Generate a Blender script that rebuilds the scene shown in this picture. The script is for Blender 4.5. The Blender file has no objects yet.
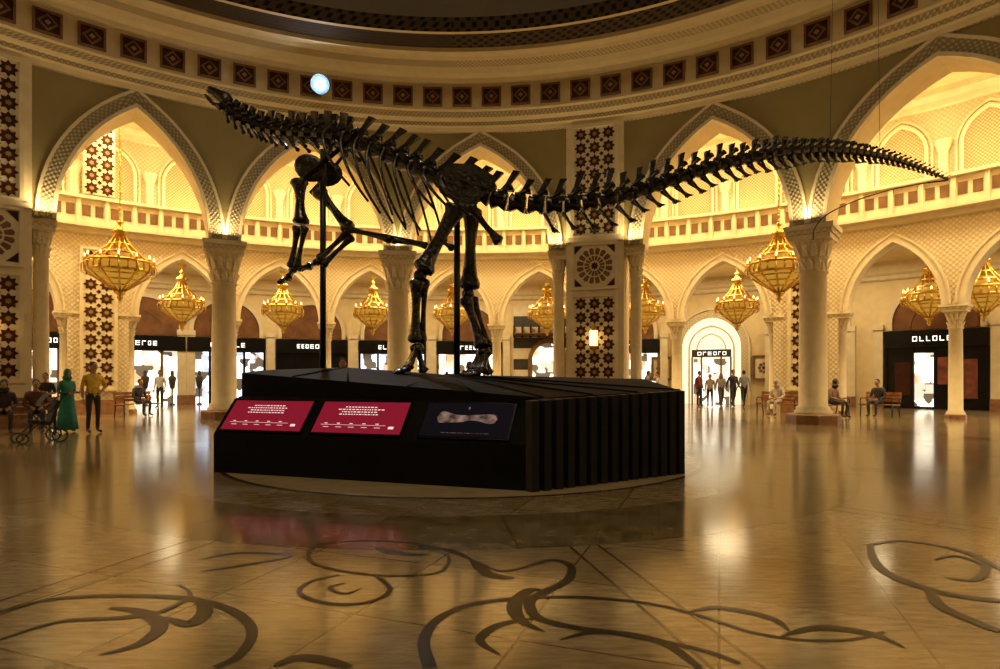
import bpy, math, random
from math import sin, cos, radians, degrees, pi, sqrt, atan2
from mathutils import Vector, Matrix
random.seed(7)
CX, CY = -1.5, 5.0          # centre of the rotunda (camera stands at the origin)
CAMH, F, HY = 1.38, 600.0, 378.0
def pol(phi, R, z):
    a = radians(phi); return (CX+R*sin(a), CY+R*cos(a), z)
def W(px, py, d):           # image pixel projected out to an assigned depth d
    return Vector(((px-500)/F*d, d, CAMH-(py-HY)/F*d))
def G(px, py):              # image pixel projected onto the floor plane
    d = CAMH*F/(py-HY); return ((px-500)/F*d, d)

# ------------------------------------------------------------ materials
def newmat(name):
    m = bpy.data.materials.new(name); m.use_nodes = True
    nt = m.node_tree; return m, nt, nt.nodes['Principled BSDF']
def mat(name, col, rough=0.5, metal=0.0, var=0.15, scale=3.0, bump=0.0, bscale=20.0, uv=False, coat=0.0, spec=0.5):
    m, nt, b = newmat(name)
    b.inputs['Roughness'].default_value = rough
    b.inputs['Metallic'].default_value = metal
    b.inputs['Coat Weight'].default_value = coat
    b.inputs['Specular IOR Level'].default_value = spec
    tc = nt.nodes.new('ShaderNodeTexCoord')
    n = nt.nodes.new('ShaderNodeTexNoise'); n.inputs['Scale'].default_value = scale; n.inputs['Detail'].default_value = 4
    src = tc.outputs['UV' if uv else 'Object']
    nt.links.new(src, n.inputs['Vector'])
    r = nt.nodes.new('ShaderNodeValToRGB')
    r.color_ramp.elements[0].position = 0.3; r.color_ramp.elements[1].position = 0.7
    r.color_ramp.elements[0].color = (*[c*(1-var) for c in col], 1)
    r.color_ramp.elements[1].color = (*[min(1, c*(1+var)) for c in col], 1)
    nt.links.new(n.outputs['Fac'], r.inputs['Fac']); nt.links.new(r.outputs['Color'], b.inputs['Base Color'])
    if bump > 0:
        v = nt.nodes.new('ShaderNodeTexNoise'); v.inputs['Scale'].default_value = bscale
        nt.links.new(src, v.inputs['Vector'])
        bp = nt.nodes.new('ShaderNodeBump'); bp.inputs['Strength'].default_value = bump; bp.inputs['Distance'].default_value = 0.05
        nt.links.new(v.outputs['Fac'], bp.inputs['Height']); nt.links.new(bp.outputs['Normal'], b.inputs['Normal'])
    return m
def carved(name, c1, c2, scale, strength=0.6, feature='F1', rough=0.6):
    m, nt, b = newmat(name); b.inputs['Roughness'].default_value = rough
    b.inputs['Specular IOR Level'].default_value = .25
    tc = nt.nodes.new('ShaderNodeTexCoord')
    v = nt.nodes.new('ShaderNodeTexVoronoi'); v.feature = feature; v.distance = 'MANHATTAN' if feature == 'F1' else 'EUCLIDEAN'
    v.inputs['Scale'].default_value = scale; v.inputs['Randomness'].default_value = 0.0
    mp = nt.nodes.new('ShaderNodeMapping'); mp.inputs['Rotation'].default_value = (0, 0, pi/4)
    nt.links.new(tc.outputs['UV'], mp.inputs['Vector']); nt.links.new(mp.outputs['Vector'], v.inputs['Vector'])
    r = nt.nodes.new('ShaderNodeValToRGB'); r.color_ramp.elements[0].position = 0.3; r.color_ramp.elements[1].position = 0.5
    r.color_ramp.elements[0].color = (*c1, 1); r.color_ramp.elements[1].color = (*c2, 1)
    nt.links.new(v.outputs['Distance'], r.inputs['Fac']); nt.links.new(r.outputs['Color'], b.inputs['Base Color'])
    bp = nt.nodes.new('ShaderNodeBump'); bp.inputs['Strength'].default_value = strength; bp.inputs['Distance'].default_value = 0.04; bp.invert = True
    nt.links.new(v.outputs['Distance'], bp.inputs['Height']); nt.links.new(bp.outputs['Normal'], b.inputs['Normal'])
    return m
def emis(name, col, strength, base=None, varscale=None, rough=.3, spec=.5):
    m, nt, b = newmat(name)
    b.inputs['Base Color'].default_value = (*(base or col), 1)
    b.inputs['Emission Color'].default_value = (*col, 1)
    b.inputs['Emission Strength'].default_value = strength
    b.inputs['Roughness'].default_value = rough
    b.inputs['Specular IOR Level'].default_value = spec
    if varscale:      # lit window with shelves / merchandise shapes
        tc = nt.nodes.new('ShaderNodeTexCoord'); v = nt.nodes.new('ShaderNodeTexVoronoi'); v.distance = 'CHEBYCHEV'
        v.inputs['Scale'].default_value = varscale
        nt.links.new(tc.outputs['UV'], v.inputs['Vector'])
        sp_ = nt.nodes.new('ShaderNodeSeparateColor'); nt.links.new(v.outputs['Color'], sp_.inputs['Color'])
        r = nt.nodes.new('ShaderNodeValToRGB'); r.color_ramp.interpolation = 'CONSTANT'
        e = r.color_ramp.elements; e[0].position = 0; e[0].color = (.04, .03, .02, 1); e[1].position = .22; e[1].color = (*[c*.4 for c in col], 1)
        k = e.new(.42); k.color = (*col, 1); k = e.new(.88); k.color = (col[0]*.5, col[1]*.3, col[2]*.2, 1)
        nt.links.new(sp_.outputs[0], r.inputs['Fac']); nt.links.new(r.outputs['Color'], b.inputs['Emission Color'])
    return m

CREAM = mat('cream_stone', (0.74, 0.63, 0.42), 0.5, var=0.08, bump=0.1, bscale=8, spec=.3)
CREAM_CARVED = carved('carved_cream_stone', (0.75, 0.63, 0.41), (0.60, 0.48, 0.29), 8.0, .4)
BAND = carved('carved_arch_band', (0.50, 0.42, 0.27), (0.30, 0.24, 0.14), 10.0, 0.8)
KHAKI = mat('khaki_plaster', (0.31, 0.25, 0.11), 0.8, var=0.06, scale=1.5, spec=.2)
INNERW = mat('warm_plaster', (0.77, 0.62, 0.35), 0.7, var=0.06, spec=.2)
CORNICE = mat('cornice_plaster', (0.64, 0.53, 0.33), 0.6, var=0.06, spec=.2)
CORN_CARVED = carved('carved_cornice', (0.64, 0.52, 0.32), (0.40, 0.31, 0.18), 10.0, 0.6)
DOME = mat('dome_paint', (0.17, 0.15, 0.125), 0.8, var=0.08, scale=0.5, spec=.1)
RINGDK = carved('ornate_dark_ring', (0.004, 0.003, 0.003), (0.07, 0.045, 0.025), 4.0, 0.3, rough=.8)
BROWN = mat('dark_red_brown_inlay', (0.058, 0.020, 0.010), 0.7, var=0.25, spec=.12)
BROWN2 = mat('mid_brown_wood', (0.19, 0.10, 0.04), 0.6, var=0.25, spec=.2)
OCHRE = mat('ochre_gilding', (0.32, 0.20, 0.07), 0.6, var=0.25, spec=.2)
LUN = mat('lunette_brown', (0.19, 0.085, 0.035), 0.7, var=0.3, scale=2, spec=.2)
PINKST = mat('red_brown_marble', (0.28, 0.14, 0.07), 0.3, var=0.3, scale=6)
GOLD = mat('gold_metal', (0.74, 0.46, 0.09), 0.3, metal=0.9, var=0.1)
GLOW = emis('lamp_glow', (1.0, 0.68, 0.26), 4)
AMBER = emis('amber_glass', (1.0, 0.52, 0.06), .42, base=(.22, .10, .01))
BONE = mat('black_bone', (0.013, 0.010, 0.010), 0.24, var=0.5, scale=8, bump=0.7, bscale=14, coat=0.4)
STEEL = mat('black_steel', (0.01, 0.01, 0.01), 0.35, var=0.1)
BLACKP = mat('black_fabric', (0.0055, 0.0045, 0.0045), 0.75, var=0.3, scale=2, bump=0.3, bscale=3, spec=.12)
BLACKC = mat('black_curtain', (0.010, 0.009, 0.009), 0.5, var=0.3, scale=2, bump=0.2, bscale=5, spec=.35)
BLACKG = mat('black_gloss', (0.005, 0.005, 0.006), 0.25, var=0.1, spec=.3)
STORE = emis('shop_window_light', (1.0, 0.88, 0.66), 2.4, base=(.2, .2, .2), varscale=2.2)
STOREB = emis('shop_window_cool', (0.76, 0.85, 1.0), 2.4, base=(.2, .2, .2), varscale=2.6)
PASS = emis('passage_light', (1.0, 0.86, 0.58), 1.1, base=(.5, .45, .35))
SIGNT = emis('sign_letter', (1, 0.97, 0.9), 2.0)
DARKST = mat('dark_stone', (0.04, 0.03, 0.02), 0.5, var=0.3)

# ------------------------------------------------------------ mesh builder
class MB:
    def __init__(s): s.v=[]; s.f=[]; s.m=[]; s.uv=[]; s.mats=[]; s.s=[]
    def mi(s, m):
        if m not in s.mats: s.mats.append(m)
        return s.mats.index(m)
    def vert(s, p, uv=None):
        s.v.append(tuple(p)); s.uv.append(uv if uv else (p[0]+p[1]*0.3, p[2])); return len(s.v)-1
    def face(s, idx, m, smooth=False): s.f.append(tuple(idx)); s.m.append(s.mi(m)); s.s.append(smooth)
    def poly(s, pts, m, uvs=None): s.face([s.vert(p, uvs[i] if uvs else None) for i, p in enumerate(pts)], m)
    def box(s, c, d, m, M=None):
        M = M or Matrix.Identity(3); c = Vector(c); ids = []
        for x in (-.5, .5):
            for y in (-.5, .5):
                for z in (-.5, .5): ids.append(s.vert(c+M@Vector((x*d[0], y*d[1], z*d[2]))))
        for q in ((0,1,3,2),(4,6,7,5),(0,4,5,1),(2,3,7,6),(0,2,6,4),(1,5,7,3)): s.face([ids[i] for i in q], m)
    def hexa(s, b, t, m):
        n = len(b); bi = [s.vert(p) for p in b]; ti = [s.vert(p) for p in t]
        for i in range(n): s.face((bi[i], bi[(i+1)%n], ti[(i+1)%n], ti[i]), m)
        s.face(bi[::-1], m); s.face(ti, m)
    def lathe(s, prof, c, seg, m, a0=0, a1=360, smooth=True):
        mm = m if isinstance(m, list) else [m]*(len(prof)-1)
        n = seg; rows = []
        for (r, z) in prof:
            row = []
            for i in range(n+1):
                a = radians(a0+(a1-a0)*i/n)
                row.append(s.vert((c[0]+r*sin(a), c[1]+r*cos(a), c[2]+z), (r*a, z+r)))
            rows.append(row)
        for j in range(len(prof)-1):
            for i in range(n):
                s.face((rows[j][i], rows[j][i+1], rows[j+1][i+1], rows[j+1][i]), mm[j], smooth)
    def tube(s, pts, rad, m, seg=8, smooth=True):
        pts = [Vector(p) for p in pts]; n = len(pts)
        if not isinstance(rad, (list, tuple)): rad = [rad]*n
        up = Vector((0, 0, 1)); prev = None; rows = []
        for i, p in enumerate(pts):
            t = (pts[min(i+1, n-1)]-pts[max(i-1, 0)])
            if t.length < 1e-9: t = Vector((0, 0, 1))
            t.normalize()
            if prev is None:
                a = t.cross(up)
                if a.length < 0.05: a = t.cross(Vector((1, 0, 0)))
            else: a = prev-t*prev.dot(t)
            a.normalize(); prev = a; b = t.cross(a)
            rows.append([s.vert(p+(a*cos(2*pi*k/seg)+b*sin(2*pi*k/seg))*rad[i]) for k in range(seg)])
        for j in range(n-1):
            for k in range(seg):
                s.face((rows[j][k], rows[j][(k+1)%seg], rows[j+1][(k+1)%seg], rows[j+1][k]), m, smooth)
        s.face(rows[0][::-1], m); s.face(rows[-1], m)
    def ell(s, c, r, m, M=None, nu=12, nv=8):
        M = M or Matrix.Identity(3); c = Vector(c); rows = []
        for j in range(nv+1):
            th = pi*j/nv
            rows.append([s.vert(c+M@Vector((r[0]*sin(th)*cos(2*pi*i/nu), r[1]*sin(th)*sin(2*pi*i/nu), r[2]*cos(th)))) for i in range(nu)])
        for j in range(nv):
            for i in range(nu): s.face((rows[j][i], rows[j+1][i], rows[j+1][(i+1)%nu], rows[j][(i+1)%nu]), m, True)
    def crect(s, phi, R, u0, u1, v0, v1, d, m, n=4, side=True):
        def P(u, v, dd): 
            ph = phi+degrees(u/R); return s.vert(pol(ph, R-dd, v), (R*radians(ph), v))
        for i in range(n):
            a = u0+(u1-u0)*i/n; b = u0+(u1-u0)*(i+1)/n
            s.face((P(a,v0,d),P(b,v0,d),P(b,v1,d),P(a,v1,d)), m)
            if side:
                s.face((P(a,v1,d),P(b,v1,d),P(b,v1,0),P(a,v1,0)), m); s.face((P(a,v0,0),P(b,v0,0),P(b,v0,d),P(a,v0,d)), m)
        if side:
            for u in (u0, u1): s.face((P(u,v0,0),P(u,v0,d),P(u,v1,d),P(u,v1,0)), m)
    def cpoly(s, phi, R, pts, d, m):
        s.face([s.vert(pol(phi+degrees(u/R), R-d, v), (u, v)) for u, v in pts], m)
    def build(s, name, parent=None):
        me = bpy.data.meshes.new(name); me.from_pydata(s.v, [], s.f); 
        for m in s.mats: me.materials.append(m)
        me.polygons.foreach_set('material_index', s.m); me.polygons.foreach_set('use_smooth', s.s)
        uvl = me.uv_layers.new(name='UVMap'); li = [0]*len(me.loops); me.loops.foreach_get('vertex_index', li)
        fl = []
        for i in li: fl.extend(s.uv[i])
        uvl.data.foreach_set('uv', fl); me.update()
        o = bpy.data.objects.new(name, me); bpy.context.scene.collection.objects.link(o)
        if parent: o.parent = parent
        return o
def inst(o, name, loc, rotz=0):
    c = bpy.data.objects.new(name, o.data); bpy.context.scene.collection.objects.link(c)
    c.location = loc; c.rotation_euler = (0, 0, rotz); return c

def arch_curve(a, spring, apex, n=12):
    rise = apex-spring; r = (a*a+rise*rise)/(2*a); tm = math.acos((r-a)/r)
    right = [(r*cos(tm*i/n)-(r-a), spring+r*sin(tm*i/n)) for i in range(n+1)]
    return [(-x, z) for x, z in right]+right[::-1][1:]
def bay_dims(p0, p1, R, g0, g1):
    half = radians(p1-p0)/2*R; a = half-(g0+g1)/2; mid = (p0+p1)/2+degrees((g0-g1)/2/R); return a, mid
def arcade_bay(mb, p0, p1, Ri, Ro, g0, g1, spring, apex, top, mf, mb_back, ms):
    a, mid = bay_dims(p0, p1, Ri, g0, g1)
    cur = [(p0, spring)]+[(mid+degrees(x/Ri), z) for x, z in arch_curve(a, spring, apex)]+[(p1, spring)]
    def row(R, zt=None): return [mb.vert(pol(p, R, z if zt is None else zt), (R*radians(p), z if zt is None else zt)) for p, z in cur]
    f0, f1, b0, b1 = row(Ri), row(Ri, top), row(Ro), row(Ro, top)
    for i in range(len(cur)-1):
        mb.face((f0[i], f0[i+1], f1[i+1], f1[i]), mf); mb.face((b0[i+1], b0[i], b1[i], b1[i+1]), mb_back)
    s0, s1 = row(Ri), row(Ro)
    for i in range(len(cur)-1): mb.face((s0[i+1], s0[i], s1[i], s1[i+1]), ms)
def archband(mb, mid, R, a, spring, apex, w0, w1, pr, m, foot=None, d0=0.0):
    c = arch_curve(a, spring, apex)
    if foot is not None: c = [(-a, foot)]+c+[(a, foot)]
    rows = [[], [], [], []]; L = 0
    for i, (x, z) in enumerate(c):
        x0, z0 = c[max(i-1, 0)]; x1, z1 = c[min(i+1, len(c)-1)]
        t = Vector((x1-x0, z1-z0)).normalized(); nn = Vector((-t.y, t.x))
        if i: L += sqrt((x-c[i-1][0])**2+(z-c[i-1][1])**2)
        for k, (w, d) in enumerate(((w0, d0), (w0, pr), (w1, pr), (w1, d0))):
            ww = w*(1.25 if abs(x) < 1e-6 else 1)
            rows[k].append(mb.vert(pol(mid+degrees((x+nn.x*ww)/R), R-d, z+nn.y*ww), (L, w)))
    for k in range(3):
        for i in range(len(c)-1): mb.face((rows[k][i], rows[k][i+1], rows[k+1][i+1], rows[k+1][i]), m)
def archpanel(mb, phi, R, a, bottom, spring, apex, d, m):
    c = [(-a, spring)]+arch_curve(a, spring, apex)+[(a, spring)]
    for i in range(len(c)-1):
        (x0, z0), (x1, z1) = c[i], c[i+1]
        if abs(x1-x0) < 1e-6: continue
        mb.cpoly(phi, R, [(x0, bottom), (x1, bottom), (x1, z1), (x0, z0)], d, m)

# ------------------------------------------------------------ inner arcade
SP, AP, TOP = 5.95, 9.72, 10.35
Ri, Ro = 16.7, 17.9
bays = [(-43.6,-27.1),(-27.1,-7.5),(-7.5,12.2),(21.4,39.7),(39.7,61.5),(61.5,82),(91.2,111),(111,131),(131,151),(160,180),(180,200),(200,220),(229,248),(248,268),(268,288),(288,307.4)]
towers = [(-52.6,-43.6),(12.2,21.4),(82,91.2),(151,160),(220,229)]
tedge = {round(x % 360, 2) for T in towers for x in T}
ist = lambda e: any(abs((e % 360)-t) < .1 for t in tedge) or abs((e % 360)-307.4) < .1
gp = lambda e: .30 if ist(e) else .5
mb = MB()
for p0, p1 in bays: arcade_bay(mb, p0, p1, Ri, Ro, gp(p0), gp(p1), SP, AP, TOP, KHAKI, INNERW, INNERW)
for p0, p1 in towers:
    for R in (Ri, Ro):
        for i in range(4):
            a = p0+(p1-p0)*i/4; b = p0+(p1-p0)*(i+1)/4
            mb.face([mb.vert(pol(a,R,SP)), mb.vert(pol(b,R,SP)), mb.vert(pol(b,R,TOP)), mb.vert(pol(a,R,TOP))], KHAKI if R == Ri else INNERW)
mb.build('wall_rotunda')
mb = MB()
for p0, p1 in bays:
    a, mid = bay_dims(p0, p1, Ri, gp(p0), gp(p1))
    archband(mb, mid, Ri, a, SP, AP, 0.0, 0.1, 0.10, CREAM)
    archband(mb, mid, Ri, a, SP, AP, 0.1, 0.42, 0.05, BAND)
    archband(mb, mid, Ri, a, SP, AP, 0.42, 0.5, 0.09, CREAM)
mb.build('trim_1')

def column_mesh(name, r, H, caph, capw, bw=1.5):
    m = MB()
    hb = 0.42*r/0.4
    m.lathe([(0, 0), (r*bw, 0), (r*bw, hb*0.62), (r*(bw-.1), hb*0.7), (0, hb*0.7)], (0, 0, 0), 8, PINKST, a0=22.5, a1=382.5, smooth=False)
    m.lathe([(r*1.3, hb*0.7), (r*1.32, hb*0.9), (r*1.15, hb*1.0), (r*1.2, hb*1.15), (r*1.0, hb*1.3), (r*0.97, H*0.45), (r*0.92, H-caph-0.08), (r*1.06, H-caph-0.06), (r*1.06, H-caph)], (0, 0, 0), 24, CREAM)
    z = H-caph
    m.lathe([(r*0.95, z), (r*0.98, z+caph*0.25), (r*1.1, z+caph*0.30), (r*1.08, z+caph*.34), (r*1.2, z+caph*0.5), (capw*0.43, z+caph*0.68)], (0, 0, 0), 24, CREAM_CARVED)
    for t, (rr, z0, hh) in enumerate(((r*1.0, z+caph*.02, caph*.24), (r*1.15, z+caph*.32, caph*.3))):
        for k in range(12):
            a = 2*pi*(k+0.5*t)/12; c, s_ = cos(a), sin(a)
            def q(rad, zz, off): return (rad*c-off*s_, rad*s_+off*c, zz)
            w = r*0.22
            m.poly([q(rr, z0, -w), q(rr, z0, w), q(rr+r*.14, z0+hh*.8, w*.8), q(rr+r*.3, z0+hh, 0), q(rr+r*.14, z0+hh*.8, -w*.8)], CREAM)
    m.box((0, 0, z+caph*0.74), (capw*0.86, capw*0.86, caph*0.12), CREAM)
    m.box((0, 0, z+caph*0.84), (capw*0.93, capw*0.93, caph*0.10), CREAM_CARVED)
    m.box((0, 0, z+caph*0.945), (capw, capw, caph*0.11), CREAM)
    return m
big = column_mesh('column', 0.40, SP, 1.35, 1.35, 1.95).build('column')
med = column_mesh('column', 0.20, SP, 1.0, 0.72)
first = True; medo = None
edges = sorted({round(x, 3) for b in bays for x in b})
for e in edges:
    it = ist(e); p = pol(e, (Ri+Ro)/2 if not it else Ri+0.45, 0)
    if it:
        if medo is None: medo = med.build('column'); medo.location = p; medo.rotation_euler = (0, 0, -radians(e))
        else: inst(medo, 'column', p, -radians(e))
    else:
        if first: big.location = p; big.rotation_euler = (0, 0, -radians(e)); first = False
        else: inst(big, 'column', p, -radians(e))

def star(mb, phi, R, u, v, r, d, m, n=8):
    pts = []
    for k in range(2*n):
        rr = r if k % 2 == 0 else r*0.66
        a = pi*k/n; pts.append((u+rr*sin(a), v+rr*cos(a)))
    mb.cpoly(phi, R, pts, d, m)
def lattice(mb, phi, R, u0, u1, v0, v1, cols, d):
    mb.crect(phi, R, u0, u1, v0, v1, d, CREAM, n=2)
    sp = (u1-u0)/cols; rows = max(1, int(round((v1-v0)/sp))); sv = (v1-v0)/rows
    for i in range(cols):
        for j in range(rows):
            cu, cv = u0+sp*(i+.5), v0+sv*(j+.5)
            star(mb, phi, R, cu, cv, sp*0.49, d+.012, BROWN)
            star(mb, phi, R, cu, cv, sp*0.18, d+.022, OCHRE)
    for i in range(cols+1):
        for j in range(rows+1):
            cu, cv = u0+sp*i, v0+sv*j; q = sp*.17
            if i == 0 or i == cols or j == 0 or j == rows: continue
            mb.cpoly(phi, R, [(cu-q, cv), (cu, cv-q), (cu+q, cv), (cu, cv+q)], d+.012, BROWN)
def frame(mb, phi, R, u0, u1, v0, v1, w, d, m):
    mb.crect(phi, R, u0, u1, v0, v0+w, d, m, 2); mb.crect(phi, R, u0, u1, v1-w, v1, d, m, 2)
    mb.crect(phi, R, u0, u0+w, v0+w, v1-w, d, m, 1); mb.crect(phi, R, u1-w, u1, v0+w, v1-w, d, m, 1)
def tower(phi, R):
    mb = MB(); hw = 1.0
    mb.crect(phi, R, -hw, hw, 0, TOP+0.3, 0.12, CREAM, 4)
    for u in (-hw, hw):
        mb.poly([pol(phi+degrees(u/R), R-.12, 0), pol(phi+degrees(u/R), R+1.2, 0), pol(phi+degrees(u/R), R+1.2, SP), pol(phi+degrees(u/R), R-.12, SP)], CREAM)
    mb.crect(phi, R+1.2, -hw, hw, 0, SP, 0, CREAM, 4)
    d = 0.14
    lattice(mb, phi, R, -.72, .72, 6.35, 10.1, 3, d); frame(mb, phi, R, -.82, .82, 6.25, 10.2, .1, .2, CREAM)
    mb.crect(phi, R, -.72, .72, 4.55, 6.0, d, CREAM, 2); frame(mb, phi, R, -.82, .82, 4.45, 6.1, .1, .2, CREAM)
    cv = 5.275
    for k in range(16):
        a0 = 2*pi*k/16+.05; a1 = 2*pi*(k+1)/16-.05
        for r0, r1 in ((.18, .34), (.40, .60)):
            mb.cpoly(phi, R, [(r0*sin(a0), cv+r0*cos(a0)), (r0*sin(a1), cv+r0*cos(a1)), (r1*sin(a1), cv+r1*cos(a1)), (r1*sin((a0+a1)/2)*1.06, cv+r1*cos((a0+a1)/2)*1.06), (r1*sin(a0), cv+r1*cos(a0))], d+.012, BROWN2)
    star(mb, phi, R, 0, cv, .15, d+.012, BROWN)
    for su in (-1, 1):
        for sv in (-1, 1): mb.cpoly(phi, R, [(su*.7, cv+sv*.7), (su*.42, cv+sv*.7), (su*.7, cv+sv*.42)], d+.012, BROWN)
    lattice(mb, phi, R, -.72, .72, 1.35, 4.2, 3, d); frame(mb, phi, R, -.82, .82, 1.25, 4.3, .1, .2, CREAM)
    mb.crect(phi, R, -1.0, 1.0, 0, .5, .22, PINKST, 3)
    mb.crect(phi, R, -1.0, 1.0, 6.1, 6.25, .22, CREAM, 3)
    mb.build('pillar')
    sc = MB(); c = Vector(pol(phi, R-.36, 2.75)); 
    sc.lathe([(.0, -.45), (.05, -.4), (.10, -.33), (.15, -.3), (.15, -.26)], c, 12, GOLD)
    sc.lathe([(.13, -.26), (.14, 0), (.13, .26)], c, 12, GLOW)
    sc.lathe([(.16, .26), (.12, .33), (.05, .42), (0, .5)], c, 12, GOLD)
    for k in range(6):
        a = 2*pi*k/6; sc.tube([c+Vector((.145*cos(a), .145*sin(a), -.28)), c+Vector((.145*cos(a), .145*sin(a), .28))], .012, GOLD, 5)
    sc.tube([Vector(pol(phi, R-.36, 2.35)), Vector(pol(phi, R-.14, 2.3))], .03, GOLD, 6)
    sc.build('wall_sconce')
for p0, p1 in towers: tower(-47.95 if p0 < 0 else (p0+p1)/2, Ri)

# ------------------------------------------------------------ cornice, ceiling, dome
mb = MB()
prof = [(16.75,10.2),(16.6,10.22),(16.55,10.35),(16.42,10.38),(16.42,10.52),(16.25,10.60),(16.2,10.78),(16.1,10.82),(16.1,11.68),(16.0,11.72),(15.95,11.84),(15.7,11.88),(15.55,12.02),(15.2,12.06),(15.1,12.14),(14.75,12.14),(14.7,12.04),(14.62,12.04),(14.6,12.16),(13.7,12.16),(13.68,12.08),(13.55,12.08),(13.5,12.5)]
ms = [CORNICE]*(len(prof)-1); ms[0]=CORN_CARVED; ms[3]=CORN_CARVED; ms[5]=CORN_CARVED; ms[12]=CORN_CARVED; ms[18] = RINGDK; ms[21] = RINGDK
mb.lathe(prof, (CX, CY, 0), 144, ms, smooth=False)
mb.build('trim_2')
mb = MB(); N = 98
for k in range(N):
    ph = 360*k/N+.6; R = 16.1
    mb.crect(ph, R, -.34, .34, 10.92, 11.58, .03, BROWN, 1)
    frame(mb, ph, R, -.34, .34, 10.92, 11.58, .06, .07, BROWN2)
    for q, mm_ in ((.25, BROWN2), (.17, BROWN), (.08, OCHRE)):
        mb.cpoly(ph, R, [(-q, 11.25), (0, 11.25-q), (q, 11.25), (0, 11.25+q)], .05+.01*(3-q*10), mm_)
mb.build('trim_3')
mb = MB()
mb.lathe([(13.5, 12.5), (13.3, 13.2), (12.5, 14.3), (11, 15.4), (8.5, 16.5), (5, 17.3), (2, 17.6), (0.01, 17.65)], (CX, CY, 0), 96, DOME)
mb.build('ceiling')
mb = MB()
mb.lathe([(17.5, 11.8), (24.6, 11.8)], (CX, CY, 0), 96, INNERW, smooth=False)
mb.lathe([(17.8, 10.3), (17.8, 11.8)], (CX, CY, 0), 96, INNERW, smooth=False)
mb.lathe([(22.9, 6.7), (30.3, 6.7)], (CX, CY, 0), 96, INNERW, smooth=False)
for r in (18.3, 20.2, 22.1):
    mb.lathe([(r-.15, 11.8), (r-.1, 11.65), (r+.1, 11.65), (r+.15, 11.8)], (CX, CY, 0), 96, CREAM, smooth=False)
mb.build('ceiling')

# ------------------------------------------------------------ outer arcade + gallery
Qi, Qo = 22.4, 23.1
cols = [-100,-90,-80,-70,-60,-50,-40.2,-35.2,-25.8,-16,-6.3,3.4,13.4,23.6,33.3,39.1,47.9,57.5,67,77,87,97]
solid = {(-40.2,-35.2), (33.3,39.1)}
mb = MB(); tb = MB()
sc = column_mesh('c', 0.21, 3.85, 0.75, 0.8); sco = None
for i in range(len(cols)-1):
    p0, p1 = cols[i], cols[i+1]; mid = (p0+p1)/2
    if (p0, p1) in solid:
        mb.crect(mid, Qi, -radians(p1-p0)/2*Qi, radians(p1-p0)/2*Qi, 0, 7.0, 0, CREAM_CARVED, 3, side=False)
        w = .5
        lattice(tb, mid, Qi, -w, w, 1.0, 6.2, 2, .06); frame(tb, mid, Qi, -w-.1, w+.1, .9, 6.3, .1, .12, CREAM)
        lattice(tb, mid, Qi, -w, w, 8.2, 11.0, 2, .4)
        tb.crect(mid, Qi, -w-.35, w+.35, 0, .55, .15, PINKST, 2)
        continue
    arcade_bay(mb, p0, p1, Qi, Qo, 0.33, .33, 3.85, 6.2, 7.0, CREAM_CARVED, INNERW, CREAM)
    a = radians(p1-p0)/2*Qi-0.33
    archband(tb, mid, Qi, a, 3.85, 6.2, 0, .22, .05, CREAM); archband(tb, mid, Qi, a, 3.85, 6.2, .22, .28, .09, CREAM)
for e in cols:
    p = pol(e, (Qi+Qo)/2, 0)
    if sco is None: sco = sc.build('column'); sco.location = p; sco.rotation_euler = (0,0,-radians(e))
    else: inst(sco, 'column', p, -radians(e))
mb.build('wall_aisle')
tb.lathe([(22.4,6.75),(22.25,6.8),(22.2,6.95),(22.0,7.0),(22.0,7.12),(22.15,7.15),(22.15,8.0),(22.0,8.03),(22.0,8.15),(22.35,8.15),(22.35,7.1),(24.4,7.1)], (CX,CY,0), 120, CREAM, a0=-100, a1=97, smooth=False)
k = -98
while k < 96:
    for o_ in (-.2, .2): tb.crect(k, 22.15, o_-.13, o_+.13, 7.4, 7.8, .02, BROWN2, 1)
    tb.crect(k+1.15, 22.15, -.07, .07, 7.12, 8.03, .08, CREAM, 1); k += 2.3
tb.build('trim_4')
mb = MB(); GR = 24.3
mb.lathe([(GR, 7.0), (GR, 8.6)], (CX,CY,0), 120, INNERW, a0=-100, a1=97, smooth=False)
mb.lathe([(GR, 8.6), (GR, 11.2)], (CX,CY,0), 120, CREAM_CARVED, a0=-100, a1=97, smooth=False)
mb.lathe([(GR, 11.2), (GR-.1, 11.25), (GR-.15, 11.45), (GR-.4, 11.6), (GR-.45, 11.8)], (CX,CY,0), 120, CREAM, a0=-100, a1=97, smooth=False)
LATT = carved('niche_lattice', (0.72, 0.57, 0.33), (0.40, 0.28, 0.13), 11.0, 0.5)
ph = -97.5
while ph < 95:
    archpanel(mb, ph, GR, .72, 7.4, 9.7, 10.75, .03, LATT)
    archband(mb, ph, GR, .72, 9.7, 10.75, 0, .12, .14, CREAM, foot=7.4); archband(mb, ph, GR, .9, 9.7, 10.98, 0, .08, .08, CREAM, foot=7.4)
    for du in (-1.35, 1.35):
        p = pol(ph+degrees(du/GR), GR-.18, 0)
        mb.lathe([(.15, 7.1), (.11, 7.3), (.10, 9.5), (.17, 9.7), (.22, 9.85), (.22, 9.95)], (p[0], p[1], 0), 10, CREAM)
    ph += 9.8/1.6
mb.build('wall_gallery')

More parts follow.
